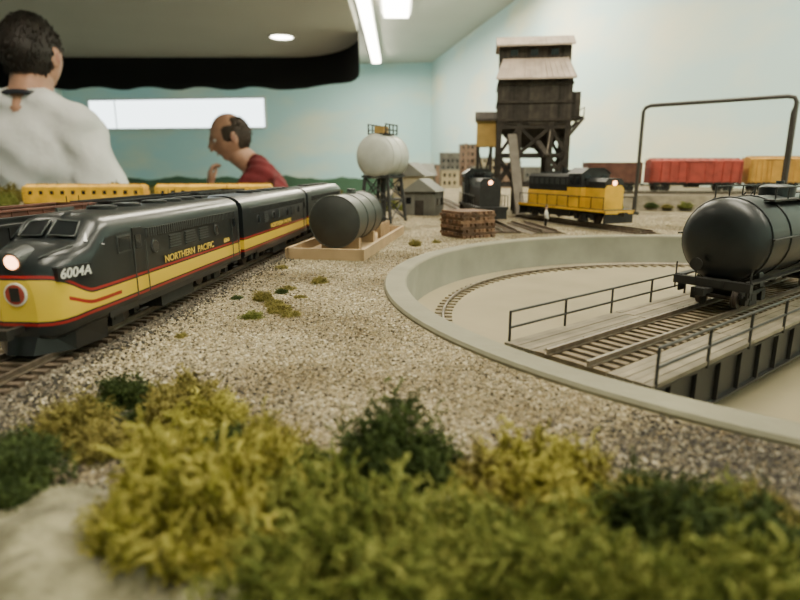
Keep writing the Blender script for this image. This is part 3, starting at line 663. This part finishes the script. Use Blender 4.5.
GS=M('grey_siding',(.11,.105,.09),.8,var=.25,vscale=60,island=.25); GRF=M('grey_roof',(.17,.17,.15),.7,var=.15,vscale=40); BRK=M('brick_brown',(.20,.13,.09),.85,var=.3,vscale=90); CRM=M('cream_siding',(.36,.30,.19),.8,var=.15,vscale=50)
house('tool_shed',3.9,93,4.6,5,3.8,1.9,GS,GRF,1.2); house('engine_shed',2.6,111,5.6,6,6.0,2.4,CRM,GRF,1.2); house('yard_office',4,128,6,6,6,2.4,GS,GRF,.2)
b=MB()
for x,y,w,d,hh,m in [(12,250,9,9,9,BRK),(22,262,8,8,14,GS),(31,270,7,8,18,BRK),(38,262,8,9,12,CRM),(48,262,10,9,10,BRK),(20,235,7,7,7,CRM),(33,240,8,6,8,GS),(58,255,9,9,8,GS),(44,240,6,6,6,BRK)]:
    plankbox(b,x-w/2,x+w/2,y-d/2,y+d/2,0,hh,m,1.5); b.box((x,y,hh+.2),(w+.5,d+.5,.5),GRF)
    for i in range(int(w/2)):
        for j in range(int(hh/3)): b.box((x-w/2+1.2+i*2,y-d/2-.1,2+j*3),(.9,.15,1.4),GLS)
b.cyl((28,250,0),(28,250,18),.8,BRK,12)
b.obj('town_buildings')
b=MB(); SKP=M('skin_paint',(.6,.38,.27),.6)
b.tube([(0,-.14,0),(0,-.13,.85)],[.08,.13],BLKM,8); b.tube([(0,.14,0),(0,.13,.85)],[.08,.13],BLKM,8)
b.ell((0,0,1.2),(.17,.27,.45),WHT); b.tube([(0,.27,1.5),(.08,.36,1.1),(.2,.3,.85)],[.09,.08,.06],WHT,6); b.tube([(0,-.27,1.5),(.05,-.36,1.1),(.15,-.32,.8)],[.09,.08,.06],WHT,6)
b.tube([(0,0,1.55),(0,0,1.75)],.08,SKP,8); b.ell((0,0,1.88),(.13,.12,.17),SKP); b.ell((0,0,1.98),(.15,.14,.09),BLKM)
o=b.obj('worker_figurine',(18.3,72.0,0)); o.scale=(1.3,)*3
# ---------------------------------------------------------------- lichen shrubs
def mossmat(name,c0,c1,c2):
    m=D.materials.new(name); m.use_nodes=True; nt=m.node_tree; bs=nt.nodes['Principled BSDF']; bs.inputs['Roughness'].default_value=.85; bs.inputs['Specular IOR Level'].default_value=.15
    g=nt.nodes.new('ShaderNodeNewGeometry'); tc=nt.nodes.new('ShaderNodeTexCoord'); n=nt.nodes.new('ShaderNodeTexNoise'); n.inputs['Scale'].default_value=110; n.inputs['Detail'].default_value=2
    nt.links.new(tc.outputs['Object'],n.inputs['Vector']); a=nt.nodes.new('ShaderNodeMath'); a.operation='MULTIPLY_ADD'; a.inputs[1].default_value=.5
    nt.links.new(g.outputs['Random Per Island'],a.inputs[0]); s_=nt.nodes.new('ShaderNodeMath'); s_.operation='MULTIPLY'; s_.inputs[1].default_value=.5; nt.links.new(n.outputs['Fac'],s_.inputs[0]); nt.links.new(s_.outputs[0],a.inputs[2])
    r=nt.nodes.new('ShaderNodeValToRGB'); e=r.color_ramp.elements; e[0].position=.15; e[0].color=(*c0,1); e[1].position=.75; e[1].color=(*c2,1); q=e.new(.45); q.color=(*c1,1)
    nt.links.new(a.outputs[0],r.inputs[0]); nt.links.new(r.outputs[0],bs.inputs['Base Color']); return m
MY=mossmat('lichen_yellow_green',(.06,.055,.008),(.235,.215,.032),(.46,.41,.10))
MG=mossmat('lichen_green',(.028,.042,.008),(.115,.135,.025),(.25,.255,.065))
MD=mossmat('lichen_dark_green',(.012,.022,.007),(.036,.056,.016),(.085,.115,.034))
MO=mossmat('lichen_olive',(.045,.035,.012),(.145,.125,.03),(.30,.255,.07))
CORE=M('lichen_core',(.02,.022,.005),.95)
def clump_mesh(seed,N=2300,th=.024):
    r=np.random.default_rng(seed)
    u=r.normal(size=(N,3)); u[:,2]=np.abs(u[:,2])*.9+r.uniform(-.15,.2,N); u/=np.linalg.norm(u,axis=1)[:,None]
    ph=r.uniform(0,6.28,10); fr=r.uniform(2,9,(10,3))
    lump=1+sum(.11*np.sin(u@fr[i]+ph[i]*3) for i in range(10))
    p=u*(lump*r.uniform(.45,1.0,N))[:,None]; p[:,2]*=.85
    d=u*.6+r.normal(0,.8,(N,3)); d/=np.linalg.norm(d,axis=1)[:,None]
    K=7; P=[p]; st=r.uniform(.04,.09,N)[:,None]
    for k in range(K-1):
        d=d+r.normal(0,.75,(N,3)); d/=np.linalg.norm(d,axis=1)[:,None]; p=p+d*st; P.append(p)
    P=np.stack(P,1)
    T=np.gradient(P,axis=1); T/=np.linalg.norm(T,axis=2)[...,None]+1e-9
    ref=r.normal(size=(N,1,3)); A=np.cross(T,ref); A/=np.linalg.norm(A,axis=2)[...,None]+1e-9; B=np.cross(T,A)
    rad=th*r.uniform(.5,1.4,(N,1,1))*np.linspace(1.1,.6,K)[None,:,None]
    V=[]
    for c in range(3):
        a=2*math.pi*c/3; V.append(P+rad*(A*math.cos(a)+B*math.sin(a)))
    V=np.stack(V,2).reshape(-1,3); V[:,2]=np.maximum(V[:,2],-.02)
    q=[]
    for k in range(K-1):
        for c in range(3): c2=(c+1)%3; q.append((k*3+c,k*3+c2,(k+1)*3+c2,(k+1)*3+c))
    F=(np.array(q)[None]+(3*K)*np.arange(N)[:,None,None]).reshape(-1,4)
    tri=[(3*K*i+3*(K-1),3*K*i+3*(K-1)+1,3*K*i+3*(K-1)+2) for i in range(N)]
    faces=F.tolist()+tri; nb=len(V)
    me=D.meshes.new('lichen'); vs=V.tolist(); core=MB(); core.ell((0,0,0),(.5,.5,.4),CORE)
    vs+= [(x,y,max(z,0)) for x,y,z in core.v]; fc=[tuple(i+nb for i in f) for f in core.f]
    me.from_pydata([(x*S,y*S,z*S) for x,y,z in vs],[],faces+fc)
    me.polygons.foreach_set('use_smooth',[True]*len(faces)+[False]*len(fc))
    me.polygons.foreach_set('material_index',[0]*len(faces)+[1]*len(fc)); me.update(); return me
base=[clump_mesh(i) for i in range(5)]; cache={}
shr=link(D.objects.new('lichen_shrubbery',None)); ci=0
def clump(x,y,r,m,hz=1.0,z=0):
    global ci
    k=(ci%5,m.name)
    if k not in cache: me=base[ci%5].copy(); me.materials.append(m); me.materials.append(CORE); cache[k]=me
    o=link(D.objects.new('lichen_clump',cache[k])); o.parent=shr; o.location=(x*S,y*S,z*S); o.scale=(r*random.uniform(.9,1.12),r*random.uniform(.9,1.12),r*hz); o.rotation_euler=(0,0,random.uniform(0,6.28)); ci+=1
CL=[(-4.0,9.7,1.45,MY,1.5),(-3.2,11.0,1.1,MY,1.4),(-4.9,11.0,1.05,MY,1.2),(-3.0,8.8,.95,MY,1.0),(-5.1,9.3,.75,MY,1.1),(-2.3,10.1,.8,MG,1.0),(-2.9,7.5,.7,MG,1.0),
(-8.5,11.2,.85,MD,1.2),(-9.3,12.8,.8,MD,.9),(-8.9,14.3,.85,MO,1),(-7.6,13.4,.75,MO,.8),(-8.4,16.3,.8,MD,1.1),(-7.3,15.2,.55,MD,.8),(-6.4,15.7,1.0,MO,1.0),(-5.2,14.8,.85,MY,.9),(-4.4,13.6,.7,MD,.7),(-6.3,13.4,.6,MY,.7),
(-3.2,12.8,.8,MO,1),(-2.2,11.9,.7,MG,1),(-.25,11.6,1.05,MD,1.75),(.6,12.0,.75,MD,1.35),(-.9,11.9,.6,MD,1.2),(-1.4,10.7,.6,MG,.9),
(-1.1,9.0,1.4,MG,1.2),(-1.9,7.4,1.1,MG,1.2),(.1,7.5,1.2,MG,1.3),(1.2,9.1,1.0,MG,1.0),(-.2,10.2,.7,MY,.8),
(3.0,10.9,1.15,MY,1.25),(2.1,11.4,.8,MO,1.1),(3.9,11.2,.85,MO,1.05),(1.9,7.6,1.1,MG,1.4),(2.9,8.7,1.0,MG,1.2),(2.2,9.9,.8,MO,.9),(1.5,10.6,.6,MY,.8),
(5.0,10.6,.75,MO,.9),(4.8,9.0,1.1,MD,1.35),(6.1,9.7,.9,MG,1.2),(6.3,8.2,1.1,MD,1.4),(3.6,7.0,1.0,MG,1.6),(5.1,7.2,1.1,MG,1.5),(7.2,10.2,.65,MO,1),(4.0,9.9,.6,MG,.9),
(-5.1,35.6,.45,MO,.8),(-7.6,30.7,.5,MO,.9),(-6.1,28.0,.55,MO,.7),(-6.6,29.3,.45,MO,.7),(-7.2,26.8,.42,MG,.7),(-5.4,27.2,.4,MO,.6),(1.4,53.7,.6,MO,.9),(-6.9,32.5,.4,MD,.6),(-6.7,33.6,.35,MO,.6),(-5.6,31.2,.3,MO,.5),
(-9.4,23.5,.25,MO,.7),(-9.1,31,.3,MD,.6),(-8.6,41,.4,MO,.6),(-1.0,66,.5,MD,.7),(3.5,56,.4,MO,.7)]
for x,y,r,m,hz in CL: clump(x,y,r,m,hz)
for i in range(26): clump(random.uniform(34,100),random.uniform(99,101.5),random.uniform(.7,1.2),random.choice([MD,MO,MG]),.8,.6)
for i in range(10): clump(random.uniform(-4,1),random.uniform(98,150),random.uniform(.7,1.6),random.choice([MD,MO,MG]),1)
for i in range(50): clump(random.uniform(-88,-14),random.uniform(112,147),random.uniform(1.2,2.8),random.choice([MD,MO,MG]),1.2)
RK=M('plaster_rock',(.15,.14,.085),.9,var=.65,vscale=120,bump=1,bscale=150,bdist=.003)
b=MB(); n=40; vs=[];
for i in range(n+1):
    for j in range(n+1):
        x=-11+i/n*15; y=5+j/n*7; e_=min(1,(1-j/n)*2.2)*min(1,i/n*6,(1-i/n)*5)
        z=(.4+.15*math.sin(x*2.1+y)+.12*math.sin(y*3.1-x*1.3)+.12*random.random())*e_-.03; vs.append((x,y,z))
b.add(vs,[(i*(n+1)+j,(i+1)*(n+1)+j,(i+1)*(n+1)+j+1,i*(n+1)+j+1) for i in range(n) for j in range(n)],RK,smooth=True); b.obj('plaster_rock')
# ---------------------------------------------------------------- people
SK=M('skin',(.50,.27,.18),.5,var=.15,vscale=25); HRD=M('hair_dark',(.016,.011,.008),.6,var=.5,vscale=120); HRG=M('hair_greybrown',(.055,.036,.026),.7,var=.5,vscale=120)
EYE=M('eye_white',(.7,.7,.68),.3); IRS=M('iris',(.03,.02,.015),.2); LIP=M('lips',(.38,.17,.12),.5)
def head_mb(T,hair,bald=False,nst=1400):
    b=MB(); nu,nv=56,44; vs=[];hm=[]
    g=lambda a,s: math.exp(-(a/s)**2)
    for i in range(nv+1):
        t=math.pi*i/nv
        for j in range(nu):
            p=2*math.pi*j/nu; x=7.4*math.sin(t)*math.cos(p); y=9.5*math.sin(t)*math.sin(p); z=11.6*math.cos(t)
            lo=max(0,-z/11.6)
            x*=1-.30*lo**1.4
            if y>0: y*=1-.42*lo; y*=1.04
            else: y*=1-.10*lo
            if y<-2:
                y-=2.4*g(x,1.25)*g(z+2.0,1.9)+.8*g(x,.9)*g(z-.3,2); y+=.9*g(abs(x)-3.1,1.5)*g(z-.7,1.1); y-=.45*g(z-2.4,.9)*g(x,5)
                y-=.9*g(x,2.6)*g(z+9.2,1.8); y-=.35*g(x,2.4)*g(z+5.6,.8); y+=.3*g(x,2)*g(z+7.3,.7)
            if bald: h=(y>-3.2 and -5.5<z<5.5 and not(y<2.5 and z<-1)) or (y>2 and -6<z<8.5)
            else: h=(z>6.3) or (y>-4.0 and z>2.2) or (y>1.8 and z>-6.0)
            k=1.0
            if h: k=1.02 if bald else 1.06
            vs.append((x*k,y*k,z*(1+(k-1)*.6))); hm.append(h)
    sf=[];hf=[]
    for i in range(nv):
        for j in range(nu):
            k=(j+1)%nu; f=(i*nu+j,(i+1)*nu+j,(i+1)*nu+k,i*nu+k); (hf if sum(hm[q] for q in f)>=2 else sf).append(f)
    b.add(vs,sf,SK,T,True); b.add(vs,hf,hair,T,True)
    hv=[Vector(v) for v,h in zip(vs,hm) if h]; rr=random.Random(3)
    for q in range(nst):
        p=rr.choice(hv)+Vector((rr.uniform(-.5,.5),rr.uniform(-.5,.5),rr.uniform(-.4,.4))); nrm=Vector((p.x/7.4,p.y/9.5,p.z/11.6)).normalized()
        flow=Vector((rr.uniform(-.4,.4),.5 if p.z>3 else .1,-.2 if p.z>8 else -1)); flow=(flow-nrm*flow.dot(nrm)); flow.normalize(); l=rr.uniform(.9,1.6)*(.7 if bald else 1)
        a=p-nrm*.1; m_=a+flow*l*.5+nrm*.25; e=a+flow*l+nrm*rr.uniform(.0,.25)
        b.tube([T@a,T@m_,T@e],[.22,.2,.07],hair,3,caps=False)
    for s in (-1,1):
        R=Matrix.Rotation(s*.35,4,'Z'); b.ell((0,0,0),(.7,1.9,3.0),SK,T@Matrix.Translation((s*7.6,.9,-.6))@R); b.ell((0,0,0),(.5,1.2,2.0),LIP,T@Matrix.Translation((s*8.0,.7,-.6))@R)
        b.ell((s*3.1,-7.75,.6),(1.25,1.0,.75),EYE,T); b.ell((s*3.1,-8.55,.6),(.5,.3,.5),IRS,T)
        b.ell((s*3.1,-8.8,2.5),(1.9,.35,.35),hair,T)
        b.ell((s*.8,-10.6,-3.3),(.7,.9,.6),SK,T)
    b.ell((0,-8.75,-5.6),(2.1,.5,.3),LIP,T); b.ell((0,-8.6,-6.3),(1.8,.5,.35),LIP,T)
    return b
def hand_mb(b,T,side=1,curl=.5):
    secs=[]
    for z,w,t in [(-2,2.7,1.9),(0,2.8,1.7),(2.5,3.7,1.6),(6,4.2,1.4),(8.6,4.0,1.2),(9.2,3.4,.8)]:
        secs.append([tuple(T@Vector((w*math.cos(2*math.pi*k/14),t*math.sin(2*math.pi*k/14),z))) for k in range(14)])
    b.loft(secs,SK)
    for i,(x,l) in enumerate([(-3.0,6.2),(-1.05,7.6),(1.0,8.2),(3.0,7.4)]):
        p=Vector((x*side,0,8.4)); a=.15+curl*.3; pts=[p-Vector((0,0,1.5)),p]
        for q,f in enumerate((.45,.32,.23)):
            p=p+Vector((x*.03*side,-math.sin(a),math.cos(a)))*l*f; pts.append(p); a+=curl*(.9 if q==0 else .7)
        b.tube([T@q for q in pts],[.95,.95,.85,.75,.55],SK,10)
        b.ell((0,0,0),(.56,.56,.56),SK,T@Matrix.Translation(pts[-1]),10,6)
    pts=[Vector((2.6*side,-.3,2)),Vector((4.3*side,-1.0,4.2)),Vector((5.2*side,-1.9,6.6)),Vector((5.0*side,-2.8,8.8))]
    b.tube([T@q for q in pts],[1.3,1.15,.95,.7],SK,10); b.ell((0,0,0),(.7,.7,.7),SK,T@Matrix.Translation(pts[-1]),10,6)
def body(name,caps,ells,parent):
    b=MB(); dm=BLK
    for p,q,r0,r1,m in caps:
        p=Vector(p);q=Vector(q); n=5; b.tube([p.lerp(q,i/n) for i in range(n+1)],[r0+(r1-r0)*i/n for i in range(n+1)],dm,14); b.ell(p,(r0,)*3,dm); b.ell(q,(r1,)*3,dm)
    for c,r,m in ells: b.ell(c,r,dm,None,24,16)
    o=b.obj(name+'_tmp'); rm=o.modifiers.new('r','REMESH'); rm.mode='VOXEL'; rm.voxel_size=.009; s_=o.modifiers.new('s','SMOOTH'); s_.iterations=6; s_.factor=.6
    dg=bpy.context.evaluated_depsgraph_get(); me=D.meshes.new_from_object(o.evaluated_get(dg)); D.objects.remove(o)
    me.name=name; me.materials.clear(); ms=[]
    for x in caps+ells:
        if x[-1] not in ms: ms.append(x[-1]); me.materials.append(x[-1])
    mi=[]
    for f in me.polygons:
        c=Vector(f.center)/S; best=1e9;bm_=None
        for p,q,r0,r1,m in caps:
            p=Vector(p);q=Vector(q);d=q-p; t=max(0,min(1,(c-p).dot(d)/max(d.length_squared,1e-6))); v=(c-(p+d*t)).length-(r0+(r1-r0)*t)
            if v<best: best=v;bm_=m
        for e,r,m in ells:
            w=Vector(((c[0]-e[0])/r[0],(c[1]-e[1])/r[1],(c[2]-e[2])/r[2])).length; v=(w-1)*min(r)
            if v<best: best=v;bm_=m
        mi.append(ms.index(bm_))
    gi={i for i,m in enumerate(ms) if m is not SK}; nvv=len(me.vertices); mask=np.zeros(nvv,bool)
    for f,k in zip(me.polygons,mi):
        if k in gi:
            for i in f.vertices: mask[i]=True
    co=np.empty(nvv*3); me.vertices.foreach_get('co',co); co=co.reshape(-1,3)
    nr=np.array([tuple(v.vector) for v in me.vertex_normals]); c=co/S
    d=.5*np.sin(c[:,2]*.33+c[:,0]*.22+2*np.sin(c[:,0]*.11+c[:,1]*.16))+.3*np.sin(c[:,2]*.7-c[:,0]*.45+c[:,1]*.5+1.5*np.sin(c[:,2]*.13))
    co+=nr*(d*mask*S)[:,None]; me.vertices.foreach_set('co',co.ravel())
    me.polygons.foreach_set('material_index',mi); me.polygons.foreach_set('use_smooth',[True]*len(mi)); me.update()
    o=link(D.objects.new(name,me)); o.parent=parent; return o
def person(name,loc,rot,sc=1):
    e=link(D.objects.new(name,None)); e.location=[c*S for c in loc]; e.rotation_euler=(0,0,rot); e.scale=(sc,)*3; return e
TEE=M('white_tshirt',(.78,.79,.78),.9,var=.05,vscale=8,bump=.5,bscale=9,bdist=.02); MAR=M('maroon_shirt',(.13,.012,.016),.9,var=.2,vscale=12,bump=.6,bscale=10,bdist=.02); JEA=M('jeans',(.05,.07,.13),.9,var=.2,vscale=60); SHO=M('shoe_black',(.02,.02,.02),.5); COL=M('collar_dark',(.03,.03,.04),.9)
P=person('standing_man',(-124,203,FL),math.radians(172),1.04)
caps=[((-13,2,137),(13,2,137),7.0,7.0,TEE),((0,2,140),(0,-1,152),6.4,6.2,SK)]
for s in (-1,1):
    caps+=[((s*17,2,134.5),(s*22.5,1,114),7.2,7.6,TEE),((s*22.5,1,113),(s*24.5,-1,107),5.0,4.7,SK),((s*24.5,-1,107),(s*18,-22,104),4.8,3.1,SK),
    ((s*9,0,90),(s*10,-1,50),10,7.5,JEA),((s*10,-1,50),(s*10,2,9),7.2,5.4,JEA),((s*10,4,5),(s*12,-15,4),4.8,3.9,SHO),((s*4,3,142),(s*15,2,137.5),5.5,6,TEE)]
ells=[((0,0,94),(17,13,12),JEA),((0,-1,108),(17.5,14,15),TEE),((0,1,124),(19,13,19),TEE)]
body('body',caps,ells,P)
b=head_mb(Matrix.Translation((0,-2,158))@Matrix.Rotation(math.radians(6),4,'X')@Matrix.Rotation(math.radians(8),4,'Z')@Matrix.Scale(1.07,4),HRD); b.obj('head',parent=P)
b=MB(); b.tube([(7.3*math.cos(2*math.pi*k/20),1+7.2*math.sin(2*math.pi*k/20),144.8+1.2*math.sin(2*math.pi*k/20)) for k in range(20)],.8,COL,6,closed=True); b.obj('collar',parent=P)
b=MB()
for s in (-1,1):
    z=Vector((s*-7,-21,-3)).normalized(); y=Vector((0,0,1)); x=y.cross(z).normalized(); y=z.cross(x)
    T=Matrix(((x.x,y.x,z.x,s*18),(x.y,y.y,z.y,-21.5),(x.z,y.z,z.z,104),(0,0,0,1))); hand_mb(b,T,s,.5)
b.obj('hands',parent=P)
# seated man
OFF=19
P=person('seated_man',(-77,318,FL+OFF),math.radians(-70),1.03)
caps=[((-14,0,103),(14,0,103),7,7,MAR),((0,-1,106),(0,-10,113),6.4,6.0,SK),((0,6,58),(0,1,90),14,13,MAR),
((17,0,102),(18,-13,91),6.8,6.3,MAR),((18,-13,91),(15,-29,80),5.0,4.8,SK),((15,-29,80),(5.5,-25,95.5),4.8,3.1,SK),
((-17,0,102),(-22,-5,84),6.8,6.2,MAR),((-22,-5,84),(-23,-8,76),4.9,4.6,SK),((-23,-8,76),(-15,-29,64),4.6,3.0,SK)]
for s in (-1,1): caps+=[((s*9,3,54),(s*12,-38,54),9.2,7.2,JEA),((s*12,-38,54),(s*12,-36,9),7,5,JEA),((s*12,-33,5),(s*13,-52,4),4.6,3.8,SHO),((s*4,-1,107),(s*14,0,104),5.5,5.5,MAR)]
ells=[((0,6,55),(17,13,11),JEA),((0,2,76),(16.5,14,16),MAR),((0,2,93),(18,13,15),MAR)]
body('body',caps,ells,P)
HT=Matrix.Translation((0,-13,121))@Matrix.Rotation(math.radians(16),4,'X')@Matrix.Scale(1.05,4)
head_mb(HT,HRG,True,1000).obj('head',parent=P)
b=MB()
z=Vector((-.22,.06,1)).normalized(); y=Vector((.1,-1,.1)).normalized(); x=y.cross(z).normalized(); y=z.cross(x)
T=Matrix(((x.x,y.x,z.x,5.0),(x.y,y.y,z.y,-25.0),(x.z,y.z,z.z,96.5),(0,0,0,1)))@Matrix.Scale(.88,4); hand_mb(b,T,-1,.85)
z=Vector((.5,-.85,-.25)).normalized(); y=Vector((0,0,1)); x=y.cross(z).normalized(); y=z.cross(x)
T=Matrix(((x.x,y.x,z.x,-15),(x.y,y.y,z.y,-29),(x.z,y.z,z.z,64),(0,0,0,1)))@Matrix.Scale(.92,4); hand_mb(b,T,1,.5)
b.obj('hands',parent=P)
b=MB(); CHR=M('stool_fabric',(.05,.05,.06),.8)
b.cyl((0,4,40+OFF),(0,4,45+OFF),20,CHR,28)
for sx in (-1,1):
    for y in (-12,20): b.beam((sx*19,y+(-4 if y<0 else 4),0),(sx*13,y,40+OFF),3,3,GRL)
b.box((0,-45,OFF/2),(44,34,OFF),LEG)
b.obj('stool',(-77,318,FL),math.radians(-70))
# world
w=D.worlds.new('world'); SC.world=w; w.use_nodes=True; w.node_tree.nodes['Background'].inputs[0].default_value=(.8,.85,.9,1); w.node_tree.nodes['Background'].inputs[1].default_value=.3
